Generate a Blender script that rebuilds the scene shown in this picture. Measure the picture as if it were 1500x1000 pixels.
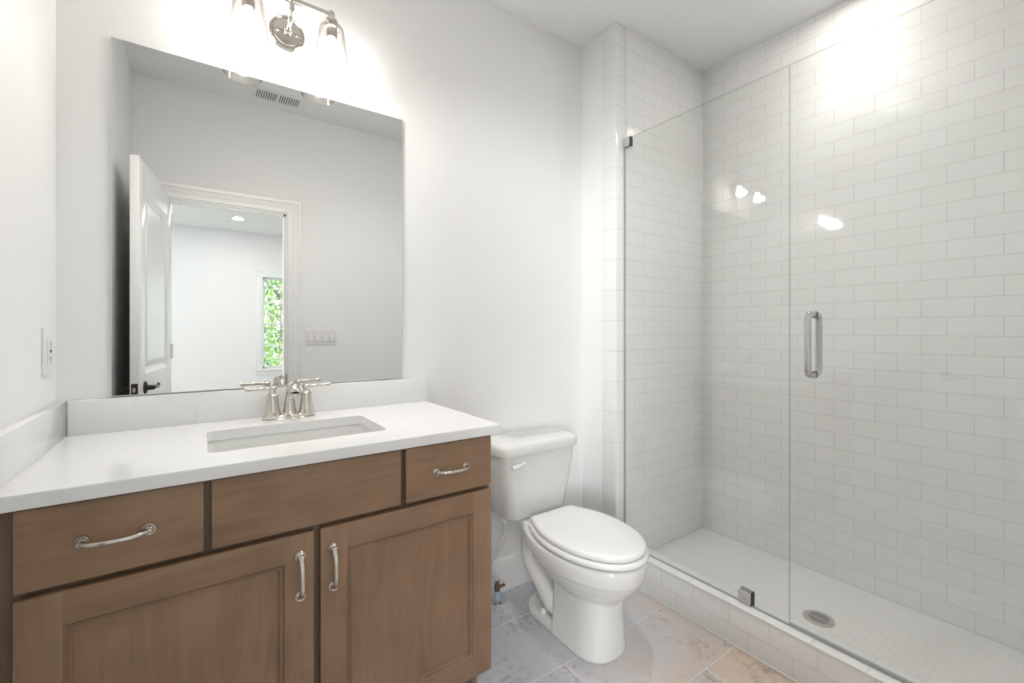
import bpy, bmesh, math, random
from mathutils import Vector, Matrix
PI = math.pi
for o in list(bpy.data.objects): bpy.data.objects.remove(o, do_unlink=True)
S = bpy.context.scene
COL = S.collection

# ------------------------------------------------------------------ camera
cd = bpy.data.cameras.new('camera'); cam = bpy.data.objects.new('camera', cd); COL.objects.link(cam)
cam.location = (0, 0, 1.22); cam.rotation_euler = (PI/2, 0, -0.6144)
cd.sensor_fit = 'HORIZONTAL'; cd.sensor_width = 36; cd.lens = 648.66/1500*36
cd.shift_y = -(500-484.46)/1500; cd.clip_start = 0.02; cd.clip_end = 200
S.camera = cam

# ------------------------------------------------------------------ world, sun, exposure
W = bpy.data.worlds.new('world'); S.world = W; W.use_nodes = True
bg = W.node_tree.nodes['Background']; bg.inputs[0].default_value = (.80, .90, 1, 1); bg.inputs[1].default_value = .65
S.view_settings.view_transform = 'Standard'; S.view_settings.look = 'None'
S.view_settings.gamma = 1; S.view_settings.use_curve_mapping = False
S.view_settings.exposure = 2.95

def lamp(name, typ, loc, power, color=(1, .97, .93), aim=None, **kw):
    d = bpy.data.lights.new(name, typ); d.energy = power; d.color = color
    for k, v in kw.items(): setattr(d, k, v)
    o = bpy.data.objects.new(name, d); COL.objects.link(o); o.location = loc
    if aim is not None: o.rotation_euler = Vector(aim).to_track_quat('-Z', 'Y').to_euler()
    return o
lamp('sunlight', 'SUN', (0, 3, 12), 1.5, (1, .96, .88), (.25, -.75, -.6), angle=.01)
# shower and bedroom downlights, and fill lamps added out of view
lamp('shower_lamp', 'SPOT', (2.17, .725, 2.722), 1.5, (1, 1, .99), (0, 0, -1), spot_size=math.radians(112), spot_blend=1.0, shadow_soft_size=.03)
lamp('bath_fill_lamp', 'SPOT', (1.08, .95, 2.705), 4.0, (1, 1, .99), (0, 0, -1), spot_size=math.radians(140), spot_blend=1.0, shadow_soft_size=.08)  # unseen spot under the fan, added as fill for the bathroom
for x, y in ((.42, -3.5), (-1.0, -3.45), (2.1, -3.45), (2.1, -1.3)):
    lamp('bedroom_lamp', 'AREA', (x, y, 2.715), 1.1, (1, .99, .98), (0, 0, -1), shape='DISK', size=.13)  # one sits at the visible downlight, the other discs are added unseen fill
lamp('doorway_fill_lamp', 'AREA', (-2.55, -3.0, 1.45), 3.2, (.97, .985, 1), (2.75, 3.0, -.1), shape='RECTANGLE', size=1.3, size_y=1.5, spread=math.radians(75))  # added area fill aimed through the doorway at toilet and shower
lamp('bedroom_fill_lamp', 'AREA', (-.85, -1.35, 2.70), 3.8, (1, .99, .98), (0, 0, -1), shape='DISK', size=.55)  # added large disc, out of view, filling the toilet side through the doorway

# ------------------------------------------------------------------ materials
def mat(name, col, rough=.5, metal=0, spec=.5, coat=0, emit=None, estr=0):
    m = bpy.data.materials.new(name); m.use_nodes = True
    b = m.node_tree.nodes['Principled BSDF']
    b.inputs['Base Color'].default_value = (*col, 1); b.inputs['Roughness'].default_value = rough
    b.inputs['Metallic'].default_value = metal; b.inputs['Specular IOR Level'].default_value = spec
    b.inputs['Coat Weight'].default_value = coat; b.inputs['Coat Roughness'].default_value = .05
    if emit: b.inputs['Emission Color'].default_value = (*emit, 1); b.inputs['Emission Strength'].default_value = estr
    return m
class NT:
    def __init__(s, m): s.t = m.node_tree; s.b = s.t.nodes['Principled BSDF']
    def n(s, typ, props=None, **inp):
        x = s.t.nodes.new(typ)
        for k, v in (props or {}).items(): setattr(x, k, v)
        for k, v in inp.items():
            key = int(k[1:]) if k[0] == '_' and k[1:].isdigit() else k.replace('_', ' ')
            if isinstance(v, bpy.types.NodeSocket): s.t.links.new(v, x.inputs[key])
            else: x.inputs[key].default_value = v
        return x
    def math(s, op, a, b=0., c=0.): return s.n('ShaderNodeMath', {'operation': op}, _0=a, _1=b, _2=c).outputs[0]
    def vm(s, op, a, b=(0, 0, 0)): return s.n('ShaderNodeVectorMath', {'operation': op}, _0=a, _1=b)
    def pos(s): return s.n('ShaderNodeNewGeometry').outputs['Position']
    def set(s, inp, sock): s.t.links.new(sock, s.b.inputs[inp])
    def mix(s, fac, a, b):
        x = s.t.nodes.new('ShaderNodeMix'); x.data_type = 'RGBA'
        for i, v in ((0, fac), (6, a), (7, b)):
            if isinstance(v, bpy.types.NodeSocket): s.t.links.new(v, x.inputs[i])
            else: x.inputs[i].default_value = v if i == 0 else (*v, 1)
        return x.outputs[2]
    def ramp(s, fac, stops):
        x = s.n('ShaderNodeValToRGB', None, Fac=fac); e = x.color_ramp.elements
        while len(e) < len(stops): e.new(.5)
        for q, (p, c) in zip(e, stops): q.position = p; q.color = (*c, 1) if len(c) == 3 else c
        return x.outputs[0]
    def bump(s, h, strength, dist=.001):
        s.set('Normal', s.n('ShaderNodeBump', None, Strength=strength, Distance=dist, Height=h).outputs[0])

paint = mat('wall_paint', (.92, .922, .917), .55, spec=.3)
t = NT(paint); t.bump(t.n('ShaderNodeTexNoise', None, Vector=t.pos(), Scale=260., Detail=2.).outputs[0], .06)
ceil_m = mat('ceiling_paint', (.93, .935, .93), .8, spec=.2)
t = NT(ceil_m); t.bump(t.n('ShaderNodeTexNoise', None, Vector=t.pos(), Scale=200., Detail=2.).outputs[0], .06)
trim_m = mat('trim_paint', (.92, .922, .917), .3)

def tile_mat(name, ua, u0, bw, rh, z0, offset=.5, mortar=.0013, col=(.92, .92, .912), va='Z'):
    m = mat(name, col, .09, spec=.5); t = NT(m)
    sp = t.n('ShaderNodeSeparateXYZ', None, Vector=t.pos())
    u = t.math('SUBTRACT', sp.outputs[ua], u0); v = t.math('SUBTRACT', sp.outputs[va], z0)
    vec = t.n('ShaderNodeCombineXYZ', None, X=u, Y=v).outputs[0]
    br = t.n('ShaderNodeTexBrick', {'offset': offset, 'offset_frequency': 2}, Vector=vec, Scale=1., Mortar_Size=mortar, Mortar_Smooth=.3, Brick_Width=bw, Row_Height=rh, Bias=0.)
    br.inputs['Color1'].default_value = (*col, 1); br.inputs['Color2'].default_value = (col[0]*.985, col[1]*.985, col[2]*.98, 1)
    br.inputs['Mortar'].default_value = (.68, .67, .65, 1)
    t.set('Base Color', br.outputs['Color'])
    t.set('Roughness', t.n('ShaderNodeMapRange', None, Value=br.outputs['Fac'], To_Min=.05, To_Max=.6).outputs[0])
    wav = t.n('ShaderNodeTexNoise', None, Vector=t.pos(), Scale=9., Detail=1.).outputs[0]
    hgt = t.math('ADD', t.math('MULTIPLY', br.outputs['Fac'], -1.), t.math('MULTIPLY', wav, 1.1))
    t.bump(hgt, .5, .0012)
    return m
RH = .07578; TW = .1535
ZB = .063 - 2*RH
tile_right = tile_mat('subway_tile_right', 'Y', 1.44 + TW/2 - 20*TW, TW, RH, ZB)
tile_end = tile_mat('subway_tile_end', 'X', 2.121 + TW/2 - 20*TW, TW, RH, ZB)
tile_curb = tile_mat('subway_tile_curb', 'Y', .93 - 20*TW, TW, RH, -2*RH)
tile_curbtop = tile_mat('curb_top_tile', 'Y', .03 - 20*TW, TW, .5, -.2, va='X')
tile_edge = tile_mat('bullnose_tile', 'X', -9.3, 20., RH*2, 1.877 - 26*RH, mortar=.0015)

hexm = mat('hex_mosaic', (.91, .908, .898), .25); t = NT(hexm)
P = t.vm('MULTIPLY', t.pos(), (1/.027, 1/.027, 0)).outputs[0]
def hx(off):
    a = t.vm('ADD', P, off).outputs[0]
    w = t.n('ShaderNodeVectorMath', {'operation': 'WRAP'}, _0=a, _1=(1, 1.7320508, 1), _2=(0, 0, 0)).outputs[0]
    q = t.vm('ABSOLUTE', t.vm('SUBTRACT', w, (.5, .8660254, 0)).outputs[0]).outputs[0]
    d = t.vm('DOT_PRODUCT', q, (.5, .8660254, 0)).outputs['Value']
    return t.math('MAXIMUM', d, t.n('ShaderNodeSeparateXYZ', None, Vector=q).outputs['X'])
dmin = t.math('MINIMUM', hx((100, 100*1.7320508, 0)), hx((100.5, 100*1.7320508+.8660254, 0)))
g = t.n('ShaderNodeMapRange', {'interpolation_type': 'SMOOTHSTEP'}, Value=dmin, From_Min=.425, From_Max=.48).outputs[0]
t.set('Base Color', t.mix(g, (.91, .908, .898), (.73, .72, .69))); t.bump(t.math('MULTIPLY', g, -1.), .5, .001)
t.set('Roughness', t.n('ShaderNodeMapRange', None, Value=g, To_Min=.2, To_Max=.6).outputs[0])

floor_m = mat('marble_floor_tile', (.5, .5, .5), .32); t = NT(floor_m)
sp = t.n('ShaderNodeSeparateXYZ', None, Vector=t.pos())
FT = .311; FL = .61
row = t.math('FLOOR', t.math('DIVIDE', t.math('SUBTRACT', sp.outputs['Y'], .904 - 10*FT), FT))      # row 10 is y .904-1.215
rx = t.math('ADD', t.math('SUBTRACT', sp.outputs['X'], 1.092 - 20*FL), t.math('MULTIPLY', t.math('SUBTRACT', row, 10.), .4005))
ryy = t.math('SUBTRACT', sp.outputs['Y'], .904 - 10*FT)
br = t.n('ShaderNodeTexBrick', {'offset': 0., 'offset_frequency': 1}, Vector=t.n('ShaderNodeCombineXYZ', None, X=rx, Y=ryy).outputs[0],
         Scale=1., Mortar_Size=.0026, Mortar_Smooth=.2, Brick_Width=FL, Row_Height=FT)
tid = t.n('ShaderNodeCombineXYZ', None, X=t.math('FLOOR', t.math('DIVIDE', rx, FL)), Y=row).outputs[0]
rnd = t.n('ShaderNodeTexWhiteNoise', {'noise_dimensions': '3D'}, Vector=tid)
loc = t.vm('ADD', t.pos(), t.vm('SCALE', rnd.outputs['Color']).outputs[0]).outputs[0]
sc = loc.node; t.vm  # offset each tile's veining
sc.inputs[1].links[0].from_node.inputs['Scale'].default_value = 7.
cl = t.n('ShaderNodeTexNoise', None, Vector=loc, Scale=5., Detail=6., Roughness=.6, Distortion=.6).outputs[0]
pk = t.math('ADD', t.math('MULTIPLY', t.math('SUBTRACT', sp.outputs['X'], sp.outputs['Y']), .62), t.math('SUBTRACT', cl, .32))  # room-wide colour cast of the light put into the tiles, grey to tan
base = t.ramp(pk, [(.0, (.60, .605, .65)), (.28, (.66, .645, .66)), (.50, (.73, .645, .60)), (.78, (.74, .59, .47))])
vn = t.n('ShaderNodeTexNoise', None, Vector=loc, Scale=2.6, Detail=7., Roughness=.62, Distortion=1.3).outputs[0]
vein = t.n('ShaderNodeMapRange', {'interpolation_type': 'SMOOTHSTEP'}, Value=t.math('ABSOLUTE', t.math('SUBTRACT', vn, .5)), From_Min=0., From_Max=.022, To_Min=1., To_Max=0.).outputs[0]
pat = t.n('ShaderNodeMapRange', None, Value=t.n('ShaderNodeTexNoise', None, Vector=loc, Scale=3.5, Detail=2.).outputs[0], From_Min=.44, From_Max=.60).outputs[0]
speck = t.n('ShaderNodeMapRange', None, Value=t.n('ShaderNodeTexNoise', None, Vector=loc, Scale=38., Detail=5., Roughness=.7).outputs[0], From_Min=.52, From_Max=.70).outputs[0]
c1 = t.mix(t.math('MULTIPLY', t.math('MULTIPLY', vein, pat), .45), base, (.20, .18, .17))
c2 = t.mix(t.math('MULTIPLY', t.math('MULTIPLY', speck, pat), .75), c1, (.30, .25, .22))
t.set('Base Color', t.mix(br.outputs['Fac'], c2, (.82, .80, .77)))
t.bump(t.math('MULTIPLY', br.outputs['Fac'], -1.), .4, .001)

def wood(name, axis, col=(.31, .192, .118)):
    m = mat(name, col, .38, spec=.4); t = NT(m)
    s = {'X': (3., 30., 30.), 'Z': (30., 30., 3.)}[axis]
    v = t.vm('MULTIPLY', t.pos(), s).outputs[0]
    n1 = t.n('ShaderNodeTexNoise', None, Vector=v, Scale=1., Detail=6., Roughness=.62, Distortion=1.6).outputs[0]
    n2 = t.n('ShaderNodeTexNoise', None, Vector=t.vm('MULTIPLY', t.pos(), (7, 7, 7)).outputs[0], Scale=1., Detail=3.).outputs[0]
    f = t.math('ADD', t.math('MULTIPLY', n1, .55), t.math('MULTIPLY', n2, .45))
    t.set('Base Color', t.ramp(f, [(.30, tuple(c*.74 for c in col)), (.5, col), (.72, tuple(c*1.22 for c in col))]))
    t.set('Roughness', t.n('ShaderNodeMapRange', None, Value=n1, To_Min=.33, To_Max=.5).outputs[0])
    t.bump(n1, .08, .0008)
    return m
wood_h = wood('maple_stain_horizontal', 'X'); wood_v = wood('maple_stain_vertical', 'Z')
wood_d = wood('maple_stain_frame', 'Z', (.20, .13, .085))

quartz = mat('white_quartz', (.87, .87, .86), .12, spec=.5); t = NT(quartz)
sk = t.n('ShaderNodeTexNoise', None, Vector=t.pos(), Scale=55., Detail=4., Roughness=.7).outputs[0]
vq = t.n('ShaderNodeTexNoise', None, Vector=t.pos(), Scale=5., Detail=6., Distortion=1.5).outputs[0]
vv = t.n('ShaderNodeMapRange', None, Value=t.math('ABSOLUTE', t.math('SUBTRACT', vq, .5)), From_Max=.012, To_Min=.05, To_Max=0.).outputs[0]
t.set('Base Color', t.mix(vv, t.mix(t.n('ShaderNodeMapRange', None, Value=sk, From_Min=.58, From_Max=.72).outputs[0], (.87, .87, .86), (.81, .81, .80)), (.52, .51, .50)))
porcelain = mat('white_porcelain', (.82, .82, .80), .08, spec=.55, coat=.3)
seatm = mat('seat_plastic', (.86, .86, .845), .16)
plastic = mat('white_plastic', (.88, .88, .87), .3)
nickel = mat('polished_nickel', (.66, .62, .57), .10, 1)
chrome = mat('polished_chrome', (.60, .60, .585), .08, 1)
clip_m = mat('satin_clip', (.60, .60, .585), .3, .25)
steel = mat('brushed_steel', (.62, .61, .59), .32, .9)
bronze = mat('dark_bronze', (.07, .065, .06), .32, .9)
copper = mat('warm_valve_brass', (.30, .20, .13), .25, 1)
darkm = mat('dark_slot', (.05, .05, .05), .8)
caulk = mat('white_caulk', (.80, .79, .77), .6)
blueish = mat('pale_blue_plastic', (.48, .58, .68), .35)
hose_m = mat('braided_hose', (.75, .75, .73), .4, .1)
mirror_m = mat('silvered_glass', (.81, .82, .81), .0, 1)
edge_m = mat('mirror_edge', (.22, .25, .24), .2, .3)
seal_m = mat('clear_vinyl_seal', (.42, .42, .40), .35)

def glass(name, tint, refl=1., rough=0., ior=1.5):
    m = bpy.data.materials.new(name); m.use_nodes = True; nt = m.node_tree; nt.nodes.clear()
    out = nt.nodes.new('ShaderNodeOutputMaterial'); mx = nt.nodes.new('ShaderNodeMixShader')
    tr = nt.nodes.new('ShaderNodeBsdfTransparent'); tr.inputs[0].default_value = (*tint, 1)
    gl = nt.nodes.new('ShaderNodeBsdfGlossy'); gl.inputs['Roughness'].default_value = rough
    fr = nt.nodes.new('ShaderNodeFresnel'); ge = nt.nodes.new('ShaderNodeNewGeometry')
    mr_ = nt.nodes.new('ShaderNodeMapRange'); mr_.inputs['To Min'].default_value = ior; mr_.inputs['To Max'].default_value = 1/ior
    nt.links.new(ge.outputs['Backfacing'], mr_.inputs['Value']); nt.links.new(mr_.outputs[0], fr.inputs[0])
    mu = nt.nodes.new('ShaderNodeMath'); mu.operation = 'MULTIPLY'; mu.inputs[1].default_value = refl
    nt.links.new(fr.outputs[0], mu.inputs[0]); nt.links.new(mu.outputs[0], mx.inputs[0])
    nt.links.new(tr.outputs[0], mx.inputs[1]); nt.links.new(gl.outputs[0], mx.inputs[2]); nt.links.new(mx.outputs[0], out.inputs[0])
    return m
shower_glass = glass('clear_shower_glass', (.985, .99, .985), .9)
glass_edge = glass('glass_edge', (.80, .83, .81), .9)
shade_glass = glass('clear_shade_glass', (.97, .97, .96), 1.)
nt = shade_glass.node_tree; lw = nt.nodes.new('ShaderNodeLayerWeight'); lw.inputs[0].default_value = .35
cr = nt.nodes.new('ShaderNodeValToRGB'); cr.color_ramp.elements[0].color = (.97, .96, .95, 1); cr.color_ramp.elements[1].color = (.62, .59, .57, 1); cr.color_ramp.elements[0].position = .25
nt.links.new(lw.outputs['Facing'], cr.inputs[0]); nt.links.new(cr.outputs[0], [n for n in nt.nodes if n.type == 'BSDF_TRANSPARENT'][0].inputs[0])
pane_m = glass('window_glass', (.97, .98, .98), .7)
bulb_m = mat('lit_bulb', (1, 1, 1), .3, emit=(1, .965, .925), estr=11)
lens_m = mat('lit_lens', (1, 1, 1), .3, emit=(1, .96, .9), estr=9)

# ------------------------------------------------------------------ mesh helpers (world coordinates)
def B(): return bmesh.new()
def box(bm, x0, x1, y0, y1, z0, z1, bev=0, seg=2):
    r = bmesh.ops.create_cube(bm, size=1); vs = r['verts']
    for v in vs: v.co = Vector((x0 + (v.co.x+.5)*(x1-x0), y0 + (v.co.y+.5)*(y1-y0), z0 + (v.co.z+.5)*(z1-z0)))
    if bev:
        es = list({e for v in vs for e in v.link_edges})
        bmesh.ops.bevel(bm, geom=es, offset=bev, segments=seg, affect='EDGES', profile=.5)
    return bm
def loft(bm, rings, cap=True, closed=False):
    vr = [[bm.verts.new(p) for p in r] for r in rings]; n = len(vr[0])
    pairs = list(zip(vr, vr[1:])) + ([(vr[-1], vr[0])] if closed else [])
    for a, b in pairs:
        for i in range(n): bm.faces.new((a[i], a[(i+1) % n], b[(i+1) % n], b[i]))
    if cap and not closed:
        bm.faces.new(vr[0][::-1]); bm.faces.new(vr[-1])
    return bm
def frame(d):
    d = Vector(d).normalized(); a = Vector((0, 0, 1)) if abs(d.z) < .9 else Vector((1, 0, 0))
    u = d.cross(a).normalized(); return d, u, u.cross(d).normalized()
def tube(bm, pts, rad, seg=12, sq=1.):
    pts = [Vector(p) for p in pts]; rad = rad if isinstance(rad, (list, tuple)) else [rad]*len(pts)
    d, u, w = frame(pts[1]-pts[0]); rings = []
    for i, p in enumerate(pts):
        tdir = ((pts[min(i+1, len(pts)-1)]-p).normalized() + (p-pts[max(i-1, 0)]).normalized()).normalized()
        u = (u - tdir*u.dot(tdir)).normalized(); w = tdir.cross(u)
        rings.append([p + (u*math.cos(a)*sq + w*math.sin(a))*rad[i] for a in (2*PI*k/seg for k in range(seg))])
    return loft(bm, rings)
def lathe(bm, prof, c, ax=(0, 0, 1), seg=28, cap=True):
    d, u, w = frame(ax); c = Vector(c)
    return loft(bm, [[c + d*h + (u*math.cos(a) + w*math.sin(a))*max(r, 1e-5) for a in (2*PI*k/seg for k in range(seg))] for r, h in prof], cap)
def spline(pts, n=8):
    pts = [Vector(p) for p in pts]; out = []
    for i in range(len(pts)-1):
        p0, p1, p2, p3 = pts[max(i-1, 0)], pts[i], pts[i+1], pts[min(i+2, len(pts)-1)]
        for k in range(n):
            q = k/n; out.append(.5*((2*p1) + (p2-p0)*q + (2*p0-5*p1+4*p2-p3)*q*q + (3*p1-p0-3*p2+p3)*q**3))
    out.append(pts[-1]); return out
def rrect(x0, x1, y0, y1, z, r, n=6):
    out = []
    for cx, cy, a0 in ((x1-r, y1-r, 0), (x0+r, y1-r, PI/2), (x0+r, y0+r, PI), (x1-r, y0+r, 1.5*PI)):
        for k in range(n+1):
            a = a0 + PI/2*k/n; out.append(Vector((cx+r*math.cos(a), cy+r*math.sin(a), z)))
    return out
ORG = {}
def finish(name, bm, m, smooth=30):
    bmesh.ops.remove_doubles(bm, verts=bm.verts, dist=1e-6)
    bmesh.ops.recalc_face_normals(bm, faces=bm.faces)
    me = bpy.data.meshes.new(name); bm.to_mesh(me); bm.free()
    for x in (m if isinstance(m, (list, tuple)) else [m]): me.materials.append(x)
    if smooth:
        for p in me.polygons: p.use_smooth = True
        me.set_sharp_from_angle(angle=math.radians(smooth))
    return me
def tag(o, label=None, cat=None, group=None, kind=None):
    if label: o['label'] = label
    if cat: o['category'] = cat
    if group: o['group'] = group
    if kind: o['kind'] = kind
    return o
def thing(name, label, cat, loc, group=None):
    o = bpy.data.objects.new(name, None); COL.objects.link(o); o.location = loc; o.empty_display_size = .05
    ORG[o.name] = Vector(loc); return tag(o, label, cat, group)
def obj(name, bm, m, parent=None, smooth=30, loc=None):
    """one mesh object; the bmesh is in world coordinates"""
    org = ORG[parent.name] if parent else (Vector(loc) if loc else None)
    if org is None:
        lo = Vector((min(v.co.x for v in bm.verts), min(v.co.y for v in bm.verts), min(v.co.z for v in bm.verts)))
        hi = Vector((max(v.co.x for v in bm.verts), max(v.co.y for v in bm.verts), max(v.co.z for v in bm.verts)))
        org = Vector(((lo.x+hi.x)/2, (lo.y+hi.y)/2, lo.z))
    bmesh.ops.translate(bm, verts=bm.verts, vec=-org)
    o = bpy.data.objects.new(name, finish(name, bm, m, smooth)); COL.objects.link(o); ORG[o.name] = org
    if parent: o.parent = parent
    else: o.location = org
    return o
def struct(name, bm, m, parent=None, smooth=30):
    o = obj(name, bm, m, parent, smooth)
    if not parent: o['kind'] = 'structure'
    return o
def copy_tree(o, off, parent=None):
    c = o.copy(); COL.objects.link(c)
    if parent: c.parent = parent
    else: c.location = o.location + Vector(off)
    for k in [x for x in bpy.data.objects if x.parent == o]: copy_tree(k, off, c)
    return c

# ------------------------------------------------------------------ room shell
YB = 1.733; XL = -.326; XC = 1.685; YE = 1.487; XR = 2.431; ZC = 2.742; YF = .025; XG = 1.738; ZCU = .159; ZSF = .058
DL, DR, DT = -.148, .502, 2.04       # doorway
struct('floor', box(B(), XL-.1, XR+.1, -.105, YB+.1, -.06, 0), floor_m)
struct('ceiling', box(B(), XL-.1, XR+.12, -.105, YB+.1, ZC, ZC+.08), ceil_m)
struct('wall_back', box(B(), XL-.1, XC+.1, YB, YB+.1, 0, ZC), paint)
struct('wall_left', box(B(), XL-.1, XL, -.105, YB, 0, ZC), paint)
struct('wall_alcove', box(B(), XC, XR+.12, YE+.008, YB+.1, 0, ZC), paint)
struct('wall_right', box(B(), XR, XR+.12, -.105, YE+.008, 0, ZC), tile_right)
struct('wall_shower_end', box(B(), XC+.066, XR, YE, YE+.008, 0, ZC), tile_end)
bm = B()
box(bm, XC-.008, XC+.066, YE, YE+.008, 0, ZC, .003); box(bm, XC-.008, XC, YE+.002, 1.58, 0, ZC, .003)
struct('trim_1', bm, tile_edge)
bm = B(); box(bm, XL, DL, -.105, YF, 0, ZC); box(bm, DR, XR, -.105, YF, 0, ZC); box(bm, DL, DR, -.105, YF, DT, ZC)
struct('wall_front', bm, paint)
# baseboards
def baseboard(name, a, b, face):
    """a-b along the wall, face = unit normal into the room"""
    a = Vector(a); b = Vector(b); n = Vector(face)
    prof = [(0, 0), (.016, 0), (.016, .118), (.013, .126), (.013, .134), (.006, .148), (0, .152)]
    struct(name, loft(B(), [[p + n*d + Vector((0, 0, z)) for d, z in prof] for p in (a, b)]), trim_m)
baseboard('baseboard_back', (.752, YB, 0), (XC, YB, 0), (0, -1, 0))
baseboard('baseboard_alcove', (XC, 1.582, 0), (XC, YB-.017, 0), (-1, 0, 0))
baseboard('baseboard_front', (DR+.1, YF, 0), (1.68, YF, 0), (0, 1, 0))
baseboard('baseboard_left', (XL, .12, 0), (XL, 1.25, 0), (1, 0, 0))
# doorway casing, bathroom side and bedroom side, and jamb lining
def casing(name, y, s):
    bm = B(); w = .088
    prof = [(0, 0), (0, .012), (.012, .016), (.03, .016), (.034, .012), (.06, .012), (.066, .019), (.084, .022), (w, .018), (w, 0)]
    path = [(DR, 0, 1, 0), (DR, DT, 1, 1), (DL, DT, -1, 1), (DL, 0, -1, 0)]
    loft(bm, [[Vector((x + sx*d, y + s*h, z + sz*d)) for d, h in prof] for x, z, sx, sz in path])
    struct(name, bm, trim_m)
casing('trim_2', YF, 1); casing('trim_3', -.105, -1)
bm = B(); box(bm, DR-.012, DR, -.066, YF+.001, 0, DT-.012); box(bm, DL, DL+.004, -.066, YF+.001, 0, DT-.012); box(bm, DL, DR, -.066, YF+.001, DT-.012, DT)
box(bm, DR-.024, DR-.012, -.03, .015, 0, DT-.012); box(bm, DL, DR-.012, -.03, .015, DT-.024, DT-.012)
trim4 = struct('trim_4', bm, trim_m)
bm = B(); box(bm, DR-.0135, DR-.0115, .022, .058, .85, .92, .0005)
obj('strike_plate', bm, bronze, trim4)

# ------------------------------------------------------------------ room beyond the doorway
BX0, BX1, BY0, BY1 = -2.6, 3.4, -4.5, -.105
struct('floor_bedroom', box(B(), BX0, BX1, BY0, BY1, -.06, 0), mat('bedroom_carpet', (.55, .52, .48), .9))
struct('ceiling_bedroom', box(B(), BX0, BX1, BY0, BY1, ZC, ZC+.08), ceil_m)
wx0, wx1, wz0, wz1 = .815, 1.60, .625, 2.065   # rough window opening
bm = B(); box(bm, BX0, wx0, BY0-.12, BY0, -.06, ZC+.08); box(bm, wx1, BX1, BY0-.12, BY0, -.06, ZC+.08); box(bm, wx0, wx1, BY0-.12, BY0, -.06, wz0); box(bm, wx0, wx1, BY0-.12, BY0, wz1, ZC+.08)
struct('wall_bedroom_far', bm, paint)
bm = B(); box(bm, BX0-.1, BX0, BY0-.12, -3.65, -.06, ZC+.08); box(bm, BX0-.1, BX0, -2.35, BY1, -.06, ZC+.08); box(bm, BX0-.1, BX0, -3.65, -2.35, -.06, .65); box(bm, BX0-.1, BX0, -3.65, -2.35, 2.2, ZC+.08)
struct('wall_bedroom_left', bm, paint)
w2 = thing('fill_window', None, None, (BX0, -3.0, .65)); w2['kind'] = 'structure'  # made-up window, out of view, added as a source for the doorway fill
bm = B()
for a, b, c, d in ((-3.65, -3.61, .65, 2.2), (-2.39, -2.35, .65, 2.2), (-3.61, -2.39, .65, .69), (-3.61, -2.39, 2.16, 2.2), (-3.61, -2.39, 1.41, 1.44), (-3.01, -2.99, .69, 2.16)): box(bm, BX0-.07, BX0-.03, a, b, c, d)
obj('window_frame', bm, trim_m, w2)
obj('pane', box(B(), BX0-.052, BX0-.048, -3.61, -2.39, .69, 2.16), pane_m, w2)
struct('wall_bedroom_right', box(B(), BX1, BX1+.1, BY0-.12, BY1, -.06, ZC+.08), paint)
bm = B(); box(bm, BX0, XL-.1, -.105, -.02, 0, ZC); box(bm, XR+.12, BX1, -.105, -.02, 0, ZC)
struct('wall_bedroom_near', bm, paint)
win = thing('window_1', None, None, ((wx0+wx1)/2, BY0, wz0)); win['kind'] = 'structure'
bm = B(); y0 = BY0-.11
for a, b, c, d in ((wx0, wx0+.025, wz0, wz1), (wx1-.025, wx1, wz0, wz1), (wx0, wx1, wz0, wz0+.03), (wx0, wx1, wz1-.025, wz1)): box(bm, a, b, y0, y0+.05, c, d)
obj('window_frame', bm, trim_m, win)
gx0, gx1 = wx0+.025, wx1-.025
zs = [wz0+.03, .99, 1.335, 1.675, wz1-.025]
bm = B()
for k in (1, 3): box(bm, gx0, gx1, y0+.008, y0+.035, zs[k]-.009, zs[k]+.009)
box(bm, gx0, gx1, y0+.005, y0+.04, zs[2]-.016, zs[2]+.016)
box(bm, (gx0+gx1)/2-.009, (gx0+gx1)/2+.009, y0+.008, y0+.035, zs[0], zs[4])
obj('muntin', bm, trim_m, win)
obj('pane', box(B(), gx0, gx1, y0+.018, y0+.022, zs[0], zs[4]), pane_m, win)
bm = B()
for a, b, c, d in ((wx0-.09, wx0, wz0, wz1), (wx1, wx1+.09, wz0, wz1), (wx0-.09, wx1+.09, wz1, wz1+.095)):
    box(bm, a, b, BY0, BY0+.018, c, d, .003)
box(bm, wx0-.10, wx1+.10, BY0, BY0+.026, wz1+.085, wz1+.102, .003)
obj('window_casing', bm, trim_m, win)
bm = B(); box(bm, wx0-.11, wx1+.11, BY0-.05, BY0+.05, wz0-.025, wz0, .004); box(bm, wx0-.09, wx1+.09, BY0, BY0+.016, wz0-.105, wz0-.025, .003)
obj('window_sill', bm, trim_m, win)

def downlight(x, y, label, r=.075):
    d = thing('recessed_downlight', label, 'ceiling light', (x, y, ZC), 'recessed ceiling lights')
    bm = B(); lathe(bm, [(r, 0), (r, -.004), (r-.012, -.007), (r-.016, -.004), (r-.02, .0)], (x, y, ZC), seg=32, cap=False); obj('trim_ring', bm, plastic, d)
    bm = B(); lathe(bm, [(r-.018, -.0015), (r-.019, -.004), (.0, -.005)], (x, y, ZC), seg=32, cap=True); obj('lens', bm, lens_m, d)
    return d
downlight(.42, -3.5, 'small round recessed light lit in the white ceiling beyond the open doorway', .055)

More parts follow.
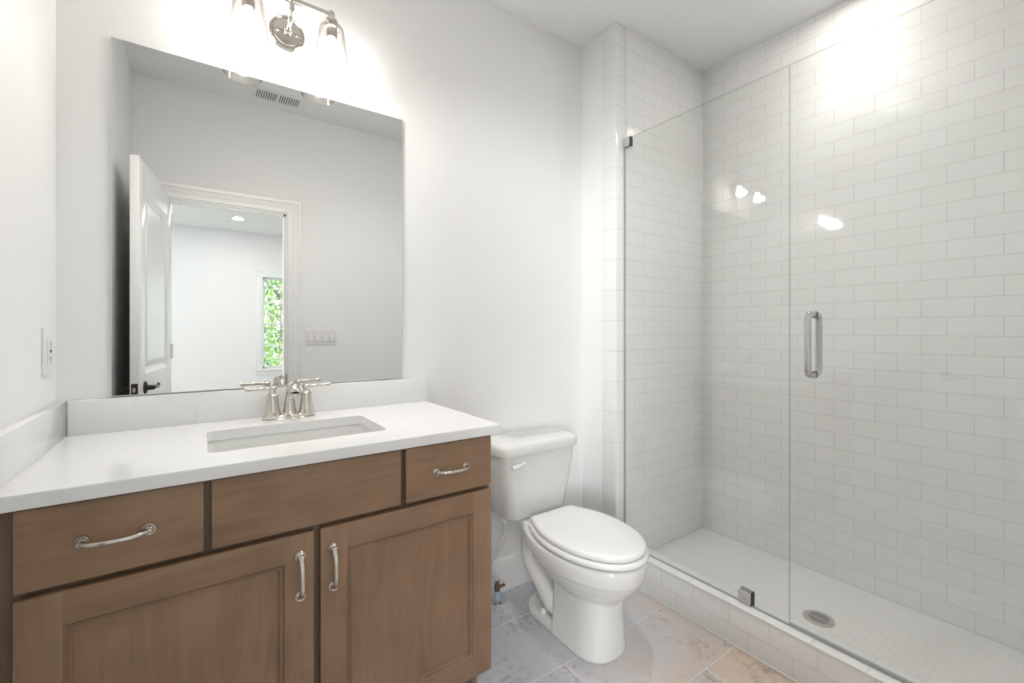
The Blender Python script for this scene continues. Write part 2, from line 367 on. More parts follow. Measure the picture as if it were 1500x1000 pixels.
# ------------------------------------------------------------------ garden beyond the window
leaf_mats = []
for i, c in enumerate(((.13, .26, .08), (.26, .38, .14), (.08, .17, .10))):
    m = mat('leaf_green_%s' % 'abc'[i], c, .5); leaf_mats.append(m)
bark = mat('grey_bark', (.22, .20, .18), .9)
struct('floor_garden', box(B(), -14, 18, -26, BY0-.12, -.5, -.4), mat('grass_ground', (.09, .22, .04), .9))
def tree(x, y, h, r, n, label, mi, seed, z0=.2):
    rnd = random.Random(seed); d = thing('leafy_tree', label, 'tree', (x, y, -.4), 'trees beyond the window')
    bm = B(); tube(bm, spline([(x, y, -.4), (x+.05, y, h*.35), (x-.05, y, h*.9)], 5), [.11 - .007*k for k in range(11)], 8); obj('trunk', bm, bark, d)
    for k in range(5):
        a = rnd.uniform(0, 2*PI); zz = h*(.2+.14*k)
        bm = B(); tube(bm, spline([(x, y, zz), (x+.5*r*math.cos(a), y+.5*r*math.sin(a), zz+.35), (x+r*math.cos(a), y+r*math.sin(a), zz+.8)], 4), [.045-.004*q for q in range(9)], 6); obj('branch', bm, bark, d)
    bm = B()
    for k in range(n):
        a = rnd.uniform(0, 2*PI); q = rnd.uniform(0, 1)**.5; zz = rnd.uniform(z0, h); rr = r*(1-.55*abs(zz-h*.45)/h)*q
        c = Vector((x+rr*math.cos(a), y+rr*math.sin(a), zz)); s = rnd.uniform(.045, .10)
        u = Vector((rnd.gauss(0, 1), rnd.gauss(0, 1), rnd.gauss(0, 1))).normalized(); v = u.orthogonal().normalized()
        f = bm.faces.new([bm.verts.new(c + p) for p in (u*s, v*s*.5, -u*s, -v*s*.5)]); f.material_index = 0
    o = obj('foliage', bm, leaf_mats[mi], d, smooth=0); o['kind'] = 'stuff'
    return d
tree(1.75, -9.6, 4.4, 1.15, 2600, 'bright green leafy tree seen through the bedroom window, in front', 1, 3, -.1)
tree(2.0, -14.2, 6.5, 2.2, 3600, 'dark green tree standing farthest from the bedroom window', 2, 11, -.2)

# ------------------------------------------------------------------ the open door (hinged on the left jamb, swung against the left wall)
ang = math.atan2(.085, .76)
MD = Matrix.Translation((DL+.004, YF-.008, 0)) @ Matrix.Rotation(ang, 4, 'Z')    # local: y along the leaf, +x to the room
def dobj(name, bm, m, parent, smooth=30):
    bmesh.ops.transform(bm, matrix=MD, verts=bm.verts); return obj(name, bm, m, parent, smooth)
door = thing('door_1', None, None, (DL, YF, 0)); door['kind'] = 'structure'
DW, DTH, DH0, DH1 = .762, .035, .012, 2.034
st = .112
bm = B()
box(bm, -DTH, 0, 0, st, DH0, DH1, .0015); box(bm, -DTH, 0, DW-st, DW, DH0, DH1, .0015)
for a, b in ((DH0, .24), (.84, 1.01), (1.905, DH1)): box(bm, -DTH, 0, st, DW-st, a, b)
dobj('door_frame', bm, trim_m, door)
for a, b in ((.24, .84), (1.01, 1.905)):
    bm = B(); box(bm, -DTH+.0165, -.0165, st, DW-st, a, b)
    for sx, ox in ((1, 0), (-1, -DTH)):       # sloped bead and raised field
        def ring(ins, dep): return [Vector((ox-sx*dep, y, z)) for y, z in ((st+ins, a+ins), (DW-st-ins, a+ins), (DW-st-ins, b-ins), (st+ins, b-ins))]
        loft(bm, [ring(0, .0005), ring(.004, .003), ring(.016, .014), ring(.030, .0155), ring(.062, .004), ring(.064, .004)], cap=False)
        bm.faces.new([bm.verts.new(v) for v in ring(.064, .004)])
    dobj('door_panel', bm, trim_m, door, 20)
def lever(s):
    ox = 0 if s > 0 else -DTH; z = .945; y = DW-.105
    bm = B(); lathe(bm, [(.0, .0), (.031, 0), (.031, .004), (.024, .009), (.013, .011), (.011, .037), (.0, .037)], (ox, y, z), (s, 0, 0), 20)
    bm2 = bm; tube(bm2, spline([(ox+s*.034, y+.008, z), (ox+s*.037, y-.03, z+.001), (ox+s*.037, y-.075, z-.003), (ox+s*.036, y-.10, z+.006)], 5), [.0095]*6+[.008]*6+[.0075]*4, 10)
    return dobj('door_handle', bm2, bronze, door)
lever(1); lever(-1)
bm = B(); box(bm, -DTH+.005, -.005, DW-.001, DW+.0015, .915, .975, .0006); lp = dobj('latch_plate', bm, bronze, door)
bm = B(); box(bm, -DTH+.012, -.012, DW+.001, DW+.012, .936, .956, .002); dobj('latch_bolt', bm, steel, lp)
for z in (.2, 1.05, 1.85):
    bm = B(); lathe(bm, [(0, 0), (.007, 0), (.007, .09), (0, .09)], (.004, -.004, z), seg=12); dobj('hinge', bm, trim_m, door)

# light switches and outlet
sw = thing('light_switch_plate', 'white four-gang light switch plate on the wall beside the door casing', 'light switch', (.7225, YF, 1.118))
obj('plate', box(B(), .615, .83, YF, YF+.006, 1.118, 1.237, .002), plastic, sw)
grey_gap = mat('switch_gap_grey', (.45, .45, .44), .6)
for k in range(4):
    x = .651 + .0478*k
    bm = B(); box(bm, x-.0165, x+.0165, YF+.006, YF+.0075, 1.144, 1.211, .0005)
    loft(bm, [[Vector((x+sx*.015, YF+.0075+dy, z)) for sx in (-1, 1) for dy in ((0, .001+.004*q) if sx < 0 else (.001+.004*q, 0))] for q, z in ((1, 1.147), (0, 1.208))])
    rk = obj('rocker_switch', bm, plastic, sw)
    obj('rocker_gap', box(B(), x-.0185, x+.0185, YF+.0055, YF+.0063, 1.142, 1.213), grey_gap, rk)
ou = thing('wall_outlet', 'white outlet plate on the left wall above the counter side splash', 'outlet', (XL, 1.635, 1.105))
obj('plate', box(B(), XL, XL+.006, 1.598, 1.672, 1.107, 1.229, .002), plastic, ou)
bm = B(); box(bm, XL+.006, XL+.009, 1.618, 1.652, 1.134, 1.202, .001); rec = obj('receptacle', bm, plastic, ou)
bm = B()
for z in (1.149, 1.187):
    for y in (1.629, 1.641): box(bm, XL+.0088, XL+.0093, y-.001, y+.001, z-.005, z+.005)
    lathe(bm, [(0, 0), (.002, 0), (.002, .0004), (0, .0004)], (XL+.009, 1.635, z-.010), (1, 0, 0), 8)
box(bm, XL+.0088, XL+.0098, 1.628, 1.642, 1.164, 1.171)
obj('slots', bm, darkm, rec)

# ceiling vent seen in the mirror
cv = thing('ceiling_vent', 'white ceiling air vent with two rows of slots above the doorway', 'air vent', (.42, .21, ZC))
bm = B(); box(bm, .275, .565, .135, .285, ZC-.006, ZC, .002); obj('vent_frame', bm, plastic, cv)
for x0 in (.296, .428):
    bm = B()
    for k in range(9):
        x = x0 + .0132*k; box(bm, x, x+.0052, .158, .262, ZC-.0066, ZC-.0058)
    obj('vent_slots', bm, mat('vent_shadow_grey', (.09, .09, .09), .8), cv)

# ------------------------------------------------------------------ vanity cabinet
YD = 1.17; YFR = 1.190
van = thing('vanity_cabinet', 'brown stained wood vanity cabinet with nickel pulls under the white counter', 'cabinet', (.21, 1.46, 0))
bm = B()
box(bm, XL+.002, .749, YFR+.018, YB-.001, .163, .180); box(bm, XL+.002, .749, YB-.008, YB-.001, .18, .899)
box(bm, XL+.002, XL+.02, YFR+.018, YB-.008, .18, .899)
obj('carcass', bm, wood_d, van)
bm = B(); box(bm, .731, .749, YFR, YB-.001, .163, .899, .001); box(bm, .731, .749, 1.262, YB-.001, 0, .163, .001); obj('side_panel', bm, wood_v, van)
bm = B()
for a, b, c, d in ((XL+.002, -.262, .163, .899), (-.002, .032, .735, .899), (.44, .48, .735, .899), (.216, .258, .163, .735), (.7, .7309, .163, .899)): box(bm, a, b, YFR, YFR+.019, c, d, .0008)
for a, b, c, d in ((-.262, .7, .880, .899), (-.262, .7, .718, .752), (-.262, .7, .163, .182)): box(bm, a, b, YFR+.0005, YFR+.0185, c, d)
obj('face_frame', bm, wood_d, van)
tk = obj('toe_kick', box(B(), XL+.002, .731, 1.262, 1.28, 0, .163), wood_d, van)
bm = B(); pr = [(0, 0)] + [(-.019*math.cos(a), .019*math.sin(a)) for a in (PI/2*k/6 for k in range(7))]
loft(bm, [[Vector((x, 1.262+dy, dz)) for dy, dz in pr] for x in (XL+.002, .757)]); obj('shoe_moulding', bm, wood_d, tk)
def pull(parent, p, axis, L):
    """arched bar pull with two round rosettes, centred at p on the face, along axis, L between posts"""
    p = Vector(p); ax = Vector(axis); out = Vector((0, -1, 0)); bm = B()
    for s in (-1, 1):
        lathe(bm, [(0, 0), (.0135, 0), (.0135, .002), (.0115, .0045), (.0100, .0045), (.0080, .008), (.0060, .010), (.0058, .016), (0, .016)], p + ax*s*L/2, out, 20)
    pts = []
    for k in range(15):
        q = -1 + 2*k/14; h = .010 + .021*(1-abs(q)**3.2)
        pts.append(p + ax*q*L/2 + out*h)
    tube(bm, pts, [.0062 - .0012*math.sin(PI*k/14) for k in range(15)], 12, 1.15)
    return obj('handle', bm, nickel, parent, 40)
def slab(name, x0, x1, z0, z1):
    bm = B(); box(bm, x0, x1, YD, YFR-.0005, z0, z1, .0035, 2)
    return obj(name, bm, wood_h, van)
d1 = slab('drawer', -.276, .008, .741, .893); pull(d1, (-.135, YD, .815), (1, 0, 0), .100)
slab('false_drawer_front', .021, .453, .741, .893)
d2 = slab('drawer', .467, .746, .741, .893); pull(d2, (.607, YD, .8145), (1, 0, 0), .096)
def cab_door(x0, x1, z0, z1, st, hx):
    bm = B(); a0, a1, b0, b1 = x0+st, x1-st, z0+st, z1-st
    def ring(i, dep): return [Vector((x, YD+dep, z)) for x, z in ((a0+i, b0+i), (a1-i, b0+i), (a1-i, b1-i), (a0+i, b1-i))]
    loft(bm, [ring(0, .0005), ring(.003, .0045), ring(.006, .0045), ring(.0075, .0025), ring(.0095, .0025), ring(.0115, .0085), ring(.012, .0085)], cap=False)
    bm.faces.new([bm.verts.new(v) for v in ring(.0119, .0085)])
    d = obj('door', bm, wood_v, van, 15)
    for a in (x0, x1-st): obj('stile', box(B(), a, a+st, YD, YFR-.0005, z0, z1, .0025), wood_v, d)
    for b in (z0, z1-st): obj('rail', box(B(), x0+st-.003, x1-st+.003, YD+.0002, YFR-.001, b, b+st, .002), wood_h, d)
    pull(d, (hx, YD, .6285), (0, 0, 1), .096)
cab_door(-.276, .230, .163, .729, .066, .199)
cab_door(.245, .747, .163, .729, .066, .275)

# ------------------------------------------------------------------ countertop with splashes, sink, faucet
CT = .928; CB = .900; CY = 1.148; CXR = .771; CXL = XL+.001
SX0, SX1, SY0, SY1 = .016, .457, 1.278, 1.556
bm = B(); n = 6
sink_r = rrect(SX0, SX1, SY0, SY1, 0, .022, n)
outer = []
for v in sink_r:          # project every cut-out point to the slab edge so that the top is one quad ring
    c = Vector(((SX0+SX1)/2, (SY0+SY1)/2, 0)); outer.append(v)
def slabring(z): return [bm.verts.new((v.x, v.y, z)) for v in sink_r]
it, ib = slabring(CT), slabring(CB)
N = len(it)
for i in range(N): bm.faces.new((it[i], it[(i+1) % N], ib[(i+1) % N], ib[i]))
cor = [(CXR, YB-.001), (CXL, YB-.001), (CXL, CY), (CXR, CY)]      # matching rrect corner order
for ring, z, e in ((it, CT, .0), (ib, CB, 0)):
    oc = [bm.verts.new((x, y, z)) for x, y in cor]
    for k in range(4):
        seg = ring[k*(n+1):(k+1)*(n+1)]
        for a, b in zip(seg, seg[1:]): bm.faces.new((oc[k], a, b))
        bm.faces.new((oc[k], seg[-1], ring[((k+1)*(n+1)) % N], oc[(k+1) % 4]))
    if z == CT: ot = oc
    else: ob = oc
ed = []
for k in range(4): bm.faces.new((ot[k], ot[(k+1) % 4], ob[(k+1) % 4], ob[k]))
bm.edges.ensure_lookup_table()
ed = [e for e in bm.edges if all(v in ot for v in e.verts) or all(v in ob for v in e.verts) or (e.verts[0] in ot and e.verts[1] in ob) or (e.verts[0] in ob and e.verts[1] in ot)]
bmesh.ops.bevel(bm, geom=ed, offset=.002, segments=2, affect='EDGES')
top = obj('countertop', bm, quartz); tag(top, 'white speckled quartz countertop on the brown vanity with sink cutout', 'countertop')
obj('backsplash', box(B(), CXL+.025, .779, YB-.021, YB-.001, CT, 1.025, .0015), quartz, top)
obj('side_splash', box(B(), CXL, CXL+.0245, 1.151, YB-.001, CT, 1.025, .0015), quartz, top)

bm = B()
def sr(i, z, r): return rrect(SX0+i, SX1-i, SY0+i, SY1-i, z, r, 6)
loft(bm, [sr(-.03, .8995, .03), sr(-.004, .8995, .026), sr(-.003, .896, .026), sr(.001, .87, .03), sr(.012, .80, .045), sr(.03, .772, .05), sr(.07, .762, .05)], cap=False)
bmesh.ops.triangle_fill(bm, edges=[e for e in bm.edges if len(e.link_faces) == 1 and e.verts[0].co.z < .765], use_beauty=True)
sink = obj('undermount_sink', bm, porcelain); tag(sink, 'rectangular white undermount sink set in the countertop cutout', 'sink')
bm = B(); lathe(bm, [(0, 0), (.024, 0), (.024, .002), (.016, .0025), (.015, .0005), (.0, .004)], ((SX0+SX1)/2, (SY0+SY1)/2, .7625), seg=20); obj('drain', bm, nickel, sink)

FX, FY = .247, 1.645
fa = thing('faucet', 'polished nickel two-handle faucet on the counter behind the sink', 'faucet', (FX, FY, CT))
bm = B()
loft(bm, [rrect(FX-a, FX+a, FY-b, FY+b, CT+z, b*.98, 6) for a, b, z in ((.080, .028, 0), (.080, .028, .004), (.077, .025, .006), (.077, .025, .011), (.073, .021, .015), (.070, .018, .016))])
obj('base_plate', bm, nickel, fa)
bell = [(.0285, .0), (.0285, .004), (.0255, .008), (.0215, .022), (.0185, .040), (.0168, .058), (.0168, .064)]
for s in (-1, 1):
    x = FX + s*.0508
    bm = B(); lathe(bm, [(r, z+.010) for r, z in bell] + [(.0155, .076), (.0185, .077), (.0185, .0805), (.013, .084), (.010, .092), (.0095, .095), (.0125, .099), (.0125, .107), (.007, .112), (0, .113)], (x, FY, CT), seg=24)
    h = obj('handle', bm, nickel, fa, 40)
    bm = B(); dirv = Vector((s*1, -.06, .03 if s > 0 else .01))
    q = [Vector((x, FY, CT+.103)) + dirv*d for d in (.008, .020, .022, .05, .068, .071, .078, .080)]
    tube(bm, q, [.0062, .0062, .0052, .0058, .0064, .0082, .0080, .004], 12); obj('lever', bm, nickel, h, 40)
bm = B(); lathe(bm, [(.024, .010), (.022, .014), (.0185, .035), (.016, .055), (.0155, .066), (.013, .070), (.0, .070)], (FX, FY, CT), seg=24)
tube(bm, spline([(FX, FY+.002, CT+.060), (FX, FY, CT+.080), (FX, FY-.012, CT+.099), (FX, FY-.040, CT+.112), (FX, FY-.072, CT+.112), (FX, FY-.093, CT+.102), (FX, FY-.100, CT+.092)], 5), [.0130]*6+[.0122]*5+[.0125]*5+[.014]*5+[.0165]*5+[.018]*5, 16)
sp_ = obj('spout', bm, nickel, fa, 40)
bm = B(); lathe(bm, [(.012, 0), (.0175, .0), (.019, .004), (.019, .009), (.016, .015)], (FX, FY-.1005, CT+.080), seg=20); obj('aerator', bm, nickel, sp_)
bm = B(); tube(bm, [(FX, FY+.022, CT+.01), (FX, FY+.022, CT+.085)], .0028, 8); lathe(bm, [(0, 0), (.005, .001), (.006, .006), (.004, .011), (0, .012)], (FX, FY+.022, CT+.083), seg=12); obj('lift_rod', bm, nickel, fa)

# ------------------------------------------------------------------ mirror
bm = B(); box(bm, -.212, .673, YB-.006, YB-.0005, 1.0285, 2.0765, .0)
mir = obj('wall_mirror', bm, [edge_m], smooth=0); tag(mir, 'large frameless rectangular mirror on the wall above the sink', 'mirror')
bm = B(); x0, x1, z0, z1 = -.212, .673, 1.0285, 2.0765
def mr(i, d): return [Vector((x, YB-.006-d, z)) for x, z in ((x0+i, z0+i), (x1-i, z0+i), (x1-i, z1-i), (x0+i, z1-i))]
loft(bm, [mr(.0003, .0002), mr(.002, .0012)], cap=False); bm.faces.new([bm.verts.new(v) for v in mr(.002, .0012)])
obj('silvered_face', bm, mirror_m, mir, smooth=0)

# ------------------------------------------------------------------ vanity light
LX, LY = .2505, 1.62
vl = thing('vanity_light', 'two-light polished nickel wall sconce with clear glass shades above the mirror', 'wall light', (LX, YB, 2.262))
bm = B(); lathe(bm, [(0, 0), (.0605, 0), (.0605, .006), (.057, .012), (.053, .014), (.050, .011), (.047, .011), (.044, .017), (.012, .021), (.0, .021)], (LX, YB-.0005, 2.262), (0, -1, 0), 40)
bm2 = bm; lathe(bm2, [(0, .0), (.013, .0), (.0145, .006), (.013, .012), (.010, .016), (0, .017)], (LX, YB-.021, 2.262), (0, -1, 0), 20)
obj('backplate', bm2, nickel, vl)
for s in (-1, 1):
    bm = B(); lathe(bm, [(0, 0), (.004, 0), (.004, .004), (.002, .006), (0, .006)], (LX+s*.03, YB-.017, 2.262-.004), (0, -1, 0), 10); obj('cap_nut', bm, nickel, vl)
ZBAR = 2.317
bm = B(); tube(bm, spline([(LX, YB-.03, 2.262), (LX, YB-.075, 2.268), (LX, LY+.004, 2.29), (LX, LY, ZBAR)], 5), .0078, 12)
lathe(bm, [(0, 0), (.010, .001), (.0125, .008), (.010, .016), (.0085, .018), (.0085, .026), (.006, .03), (0, .032)], (LX, LY, ZBAR-.010), seg=16)
obj('arm', bm, nickel, vl)
SPX = .1245
bm = B(); box(bm, LX-SPX, LX+SPX, LY-.0065, LY+.0065, ZBAR-.0065, ZBAR+.0065, .0015); obj('crossbar', bm, nickel, vl)
for s in (-1, 1):
    x = LX + s*SPX
    bm = B(); lathe(bm, [(0, .015), (.006, .014), (.0105, .008), (.0105, -.002), (.007, -.008), (.0085, -.012), (.019, -.016), (.0215, -.021), (.0215, -.027), (.017, -.031), (.0165, -.038), (.024, -.041), (.0245, -.046), (.0, -.046)], (x, LY, ZBAR), seg=24)
    so = obj('socket', bm, nickel, vl, 40)
    bm = B(); lathe(bm, [(0, -.046), (.0195, -.046), (.0195, -.083), (.017, -.084), (.0, -.084)], (x, LY, ZBAR), seg=24); obj('socket_sleeve', bm, nickel, so)
    bm = B()
    pr = [(.033, -.040), (.0385, -.045), (.0415, -.055), (.0605, -.192)]
    loft_r = [(.024, -.039)] + pr + [(.0588, -.192)] + [(r-.0022, z-.0018 if z > -.05 else z) for r, z in pr[:-1][::-1]] + [(.024, -.0415)]
    d_, u_, w_ = frame((0, 0, 1)); c_ = Vector((x, LY, ZBAR))
    loft(bm, [[c_ + d_*h + (u_*math.cos(a)+w_*math.sin(a))*r for a in (2*PI*k/48 for k in range(48))] for r, h in loft_r], cap=False, closed=True)
    obj('glass_shade', bm, shade_glass, vl, 40)
    bm = B(); lathe(bm, [(0, -.084), (.012, -.085), (.0125, -.092), (.016, -.104), (.0225, -.122), (.0235, -.134), (.020, -.147), (.011, -.156), (0, -.158)], (x, LY, ZBAR), seg=24); obj('bulb', bm, bulb_m, vl)
    lamp('vanity_fill_spot', 'SPOT', (x, LY-.026, ZBAR-.13), 2.4, (1, .975, .945), (.3+s*.15, -.5, -.7), spot_size=math.radians(170), spot_blend=.9, shadow_soft_size=.02)  # added fill spot beside the glowing bulb, turned away from the wall behind

# ------------------------------------------------------------------ toilet
TX = 1.256
toi = thing('toilet', 'white two-piece toilet with closed elongated lid between vanity and shower', 'toilet', (TX, 1.37, 0))
def interp(tab, s):
    if s <= tab[0][0]: return tab[0][1]
    for (a, p), (b, q) in zip(tab, tab[1:]):
        if s <= b:
            k = (s-a)/(b-a); return p + (q-p)*k
    return tab[-1][1]
def egg(ytip, yback, w, z, n=40, rb=.03, wb=None, nose=2.1):
    """closed outline: rounded nose at ytip, straight back at yback"""
    wb = wb or w*.72; L = yback-ytip; right = []
    ym_ = ytip + L*.56
    for k in range(n):
        a = PI/2*k/(n-1); right.append((w*math.sin(a)**(2/nose), ym_-(ym_-ytip)*math.cos(a)**(2/nose)))
    for k in range(1, 12):
        q = k/12; right.append((w + (wb-w)*(q*q), ym_ + (yback-rb-ym_)*q))
    for k in range(7):
        a = PI/2*k/6; right.append((wb-rb+rb*math.cos(a), yback-rb+rb*math.sin(a)))
    return [Vector((TX+x, y, z)) for x, y in right] + [Vector((TX-x, y, z)) for x, y in right[::-1] if x > 1e-6]
TIP = 1.003
bm = B()
# bowl
def ring(z, tip, back, w, wb, rb=.03): return egg(tip, back, w, z, rb=rb, wb=wb)
loft(bm, [ring(.205, 1.12, 1.40, .085, .06), ring(.23, 1.095, 1.44, .112, .075), ring(.262, 1.06, 1.47, .140, .09), ring(.292, 1.037, 1.50, .158, .10), ring(.312, 1.024, 1.52, .168, .11),
          ring(.320, 1.018, 1.53, .176, .12), ring(.345, 1.010, 1.545, .182, .125), ring(.368, 1.006, 1.55, .183, .125), ring(.380, 1.008, 1.55, .181, .124), ring(.385, 1.014, 1.547, .176, .12)])
# deck that carries the tank
loft(bm, [rrect(TX-a, TX+a, 1.40, b, z, .03, 6) for a, b, z in ((.07, 1.50, .27), (.095, 1.57, .335), (.118, 1.60, .362), (.12, 1.605, .392), (.115, 1.60, .400))])
# front pedestal
def ped(z, tip, w): return [Vector((TX+.008+x, y, z)) for x, y in [(w*math.copysign(abs(math.sin(a))**.82, a), 1.25-(1.25-tip)*max(math.cos(a), 0)**.72) for a in (-PI/2+PI*k/24 for k in range(25))] + [(w, 1.36), (w-.012, 1.372), (-w+.012, 1.372), (-w, 1.36)]]
loft(bm, [ped(0, 1.120, .110), ped(.012, 1.117, .111), ped(.06, 1.120, .106), ped(.15, 1.124, .100), ped(.22, 1.118, .099), ped(.27, 1.10, .106)])
# rear core and foot plate
loft(bm, [rrect(TX-a, TX+a, 1.30, b, z, .025, 6) for a, b, z in ((.04, 1.55, .01), (.032, 1.52, .12), (.036, 1.52, .22), (.07, 1.52, .30))])
loft(bm, [[Vector((TX+x*w, 1.30+y*l, z)) for x, y in [(-1, 0), (1, 0)] + [(math.cos(a), .62+.38*math.sin(a)) for a in (PI*k/14 for k in range(15))]] for w, l, z in ((.098, .292, 0), (.098, .292, .020), (.092, .286, .034), (.080, .275, .040))])
# trapway on both sides
for s in (-1, 1):
    tube(bm, spline([(TX+s*.035, 1.56, .355), (TX+s*.050, 1.572, .285), (TX+s*.056, 1.545, .215), (TX+s*.058, 1.485, .165), (TX+s*.058, 1.425, .115), (TX+s*.055, 1.385, .085), (TX+s*.04, 1.34, .075)], 6), [.040]*9+[.043]*10+[.041]*10+[.036]*8, 16)
bowl = obj('bowl', bm, porcelain, toi, 60)
md = bowl.modifiers.new('fuse', 'REMESH'); md.mode = 'VOXEL'; md.voxel_size = .0045; md.use_smooth_shade = True
md = bowl.modifiers.new('soften', 'SMOOTH'); md.factor = .5; md.iterations = 6
# tank
def tk_(hw, y0, z, r=.035): return rrect(TX-.022-hw, TX-.022+hw, y0, 1.716, z, r, 8)
bm = B(); loft(bm, [tk_(.138, 1.555, .402, .03), tk_(.153, 1.540, .405, .04), tk_(.162, 1.533, .415, .045), tk_(.184, 1.521, .54, .045), tk_(.204, 1.514, .66, .045), tk_(.206, 1.513, .692, .045)])
obj('tank', bm, porcelain, toi, 40)
bm = B(); loft(bm, [tk_(.208, 1.511, .692, .045), tk_(.219, 1.500, .694, .055), tk_(.221, 1.498, .702, .057), tk_(.221, 1.498, .722, .057), tk_(.218, 1.501, .733, .057), tk_(.209, 1.510, .740, .055), tk_(.185, 1.53, .743, .05)])
obj('tank_lid', bm, porcelain, toi, 40)
bm = B(); lathe(bm, [(0, 0), (.014, 0), (.014, .008), (0, .010)], (TX-.135, 1.514, .655), (0, -1, 0), 16)
tube(bm, spline([(TX-.128, 1.502, .660), (TX-.150, 1.497, .657), (TX-.180, 1.497, .651), (TX-.197, 1.500, .648)], 5), [.006]*3+[.0075]*4+[.010]*5+[.011, .010, .008, .005], 12)
obj('flush_lever', bm, plastic, toi, 40)
# seat and lid
bm = B(); rs = []
for ins, z in ((.010, .387), (.002, .389), (0, .394), (0, .400), (.004, .406), (.014, .409)): rs.append(egg(TIP+ins, 1.496-ins, .181-ins, z+.005, rb=.03, wb=.130-ins))
for ins, z in ((.052, .409), (.060, .404), (.060, .391), (.052, .387)): rs.append(egg(TIP+ins, 1.496-ins-.03, .181-ins, z+.005, rb=.03, wb=.120-ins))
loft(bm, rs, cap=False, closed=True); obj('seat', bm, seatm, toi, 40)
bm = B(); rs = []
for ins, z in ((.012, .4125), (.006, .413), (.004, .417), (.004, .424), (.007, .430), (.014, .4335), (.03, .4355), (.06, .4375), (.1, .4385)): rs.append(egg(TIP+.006+ins, 1.492-ins, .177-ins, z+.005, rb=min(.028, max(.012, .028)), wb=.127-ins*.8))
loft(bm, rs); obj('seat_lid', bm, seatm, toi, 50)
for s in (-1, 1):
    bm = B(); box(bm, TX+s*.07-.022, TX+s*.07+.022, 1.490, 1.517, .392, .421, .006, 3); obj('seat_hinge', bm, seatm, toi)
    bm = B(); lathe(bm, [(.012, 0), (.013, .004), (.012, .014), (.008, .020), (0, .022)], (TX+s*.078, 1.44, .038), seg=16); obj('bolt_cap', bm, plastic, toi, 50)
# supply hose and stop valve
vx, vy = 1.098, 1.672
va = thing('stop_valve', 'small water shut-off valve on the floor behind the vanity side, with pale blue body', 'valve', (vx, vy, 0))
bm = B(); lathe(bm, [(0, 0), (.030, 0), (.029, .003), (.018, .007), (.0, .008)], (vx, vy, 0), seg=24); obj('escutcheon', bm, chrome, va)
bm = B(); lathe(bm, [(0, .006), (.016, .007), (.018, .018), (.013, .036), (.012, .05), (0, .051)], (vx, vy, 0), seg=16); obj('valve_body', bm, blueish, va)
bm = B(); lathe(bm, [(0, .048), (.012, .048), (.013, .056), (.013, .074), (.009, .079), (.008, .095), (0, .095)], (vx, vy, 0), seg=16); tube(bm, [(vx-.008, vy, .065), (vx+.026, vy-.008, .066), (vx+.034, vy-.010, .072)], [.007, .006, .008], 10); obj('valve_handle', bm, copper, va)
bm = B(); pts = spline([(vx, vy, .093), (vx-.030, vy, .135), (vx-.045, 1.66, .185), (vx-.018, 1.64, .25), (vx+.003, 1.622, .31), (1.098, 1.61, .378)], 8)
hose = thing('supply_hose', 'thin white braided water hose from tank underside to the stop valve', 'hose', (1.098, 1.61, .30))
tube(bm, pts, .0068, 10); obj('hose_line', bm, hose_m, hose)
bm = B(); lathe(bm, [(.0, 0), (.009, 0), (.014, .004), (.014, .024), (.0, .024)], (1.098, 1.61, .377), seg=10); obj('coupling_nut', bm, plastic, hose)

# ------------------------------------------------------------------ shower
bm = B(); box(bm, 1.7975, XR, YF, YE, -.0, ZSF); pan = obj('shower_pan', bm, hexm, smooth=0); tag(pan, 'white hexagon mosaic shower floor behind the tiled curb', 'shower floor')
bm = B(); box(bm, 1.696, 1.795, YF, YE, 0, ZCU-.008, .002)
curb = obj('shower_curb', bm, tile_curb); tag(curb, 'white tiled shower curb along the floor under the glass', 'shower curb')
obj('cap', box(B(), 1.692, 1.797, YF, YE, ZCU-.008, ZCU, .003), tile_curbtop, curb)
bm = B(); box(bm, 1.688, 1.696, YF, YE, 0, .006, .002); obj('caulk_bead', bm, caulk, curb)
dr = thing('shower_drain', 'round steel drain grate in the shower floor', 'drain', (2.043, .747, ZSF))
bm = B(); lathe(bm, [(0, 0), (.054, 0), (.054, .0025), (.050, .0035), (0, .0035)], (2.043, .747, ZSF), seg=36); obj('grate', bm, steel, dr)
bm = B()
for k in range(-4, 5):
    hl = math.sqrt(max(.036**2-(k*.0075)**2, 0)); y = .747+k*.0075
    for a, b in ((-hl, -.003), (.003, hl)): box(bm, 2.043+a, 2.043+b, y-.0014, y+.0014, ZSF+.003, ZSF+.0039)
obj('grate_slots', bm, darkm, dr)

def glass_box(bm, y0, y1, z0, z1):
    box(bm, XG-.0045, XG+.0045, y0, y1, z0, z1)
    for f in bm.faces: f.material_index = 0 if abs(f.normal.x) > .5 else 1
GT = 2.176
bm = B(); glass_box(bm, .7285, YE-.003, ZCU+.003, GT); bm.normal_update()
for f in bm.faces: f.material_index = 0 if abs(f.calc_center_median().x-XG) > .0035 else 1
pn = obj('shower_glass_panel', bm, [shower_glass, glass_edge], smooth=0); tag(pn, 'fixed clear glass shower panel next to the end wall', 'glass panel')
bm = B(); box(bm, XG-.005, XG+.005, YE-.004, YE, ZCU, GT); obj('wall_seal', bm, seal_m, pn)
bm = B(); box(bm, XG-.0055, XG+.0055, .73, YE-.003, ZCU, ZCU+.0035); obj('sill_seal', bm, seal_m, pn)
def clip(name, y0, y1, z0, z1):
    bm = B(); box(bm, XG-.013, XG-.0052, y0, y1, z0, z1, .001); box(bm, XG+.0052, XG+.013, y0, y1, z0, z1, .001)
    c = obj(name, bm, clip_m, pn)
    bm = B(); box(bm, XG+.0130, XG+.0155, y0-.003, y1+.001, z0, z1+.002, .0005); box(bm, XG-.0052, XG+.0130, y0-.003, y0+.001, z0, z1+.002); obj('gasket', bm, darkm, c); return c
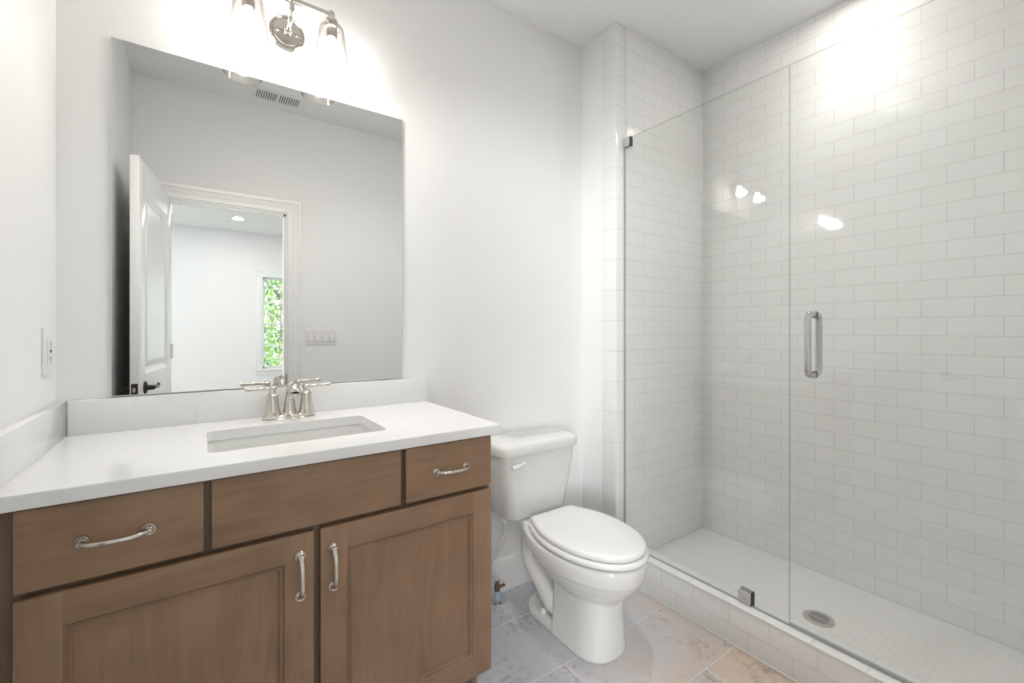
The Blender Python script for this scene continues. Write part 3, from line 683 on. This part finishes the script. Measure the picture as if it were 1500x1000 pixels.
clip('wall_clip', YE-.036, YE-.0005, 2.135, 2.178); clip('curb_clip', .861, .908, ZCU, ZCU+.050)
bm = B(); glass_box(bm, .118, .7265, ZCU+.010, GT+.0015)
for f in bm.faces: f.material_index = 0 if abs(f.calc_center_median().x-XG) > .0035 else 1
sd = obj('shower_door', bm, [shower_glass, glass_edge], smooth=0); tag(sd, 'hinged clear glass shower door with a D-shaped chrome pull', 'shower door')
bm = B(); box(bm, XG-.006, XG+.006, .118, .7265, ZCU+.001, ZCU+.011, .001); box(bm, XG+.006, XG+.012, .118, .7265, ZCU+.001, ZCU+.003); obj('door_sweep', bm, seal_m, sd)
HY = .652; HZ0, HZ1 = 1.068, 1.277
for s in (-1, 1):
    bm = B(); r = .022; pts = [(XG+s*.005, HY, HZ0)]
    pts += [(XG+s*(.046-r+r*math.sin(a)), HY, HZ0+r-r*math.cos(a)) for a in (PI/2*k/6 for k in range(7))]
    pts += [(XG+s*(.046-r+r*math.cos(a)), HY, HZ1-r+r*math.sin(a)) for a in (PI/2*k/6 for k in range(7))] + [(XG+s*.005, HY, HZ1)]
    tube(bm, pts, .0105, 16)
    for z in (HZ0, HZ1): lathe(bm, [(0, 0), (.0125, 0), (.0125, .004), (0, .004)], (XG+s*.005, HY, z), (s, 0, 0), 20)
    obj('pull_handle', bm, chrome, sd, 40)
for z in (.42, 1.95):
    bm = B(); box(bm, XG-.012, XG+.012, YF, .16, z-.045, z+.045, .002); obj('hinge', bm, chrome, sd)
downlight(2.17, .725, 'round recessed light in the ceiling above the shower')
fan = thing('exhaust_fan_light', 'square white ceiling fan with a lit lens above the toilet', 'ceiling fan light', (1.08, .95, ZC))
bm = B(); box(bm, 1.08-.15, 1.08+.15, .95-.14, .95+.14, ZC-.016, ZC, .006); obj('grille', bm, plastic, fan)
obj('lens', box(B(), 1.08-.10, 1.08+.10, .95-.09, .95+.09, ZC-.021, ZC-.0155, .002), mat('fan_lens', (1, 1, 1), .4, emit=(1, .98, .95), estr=.4), fan)
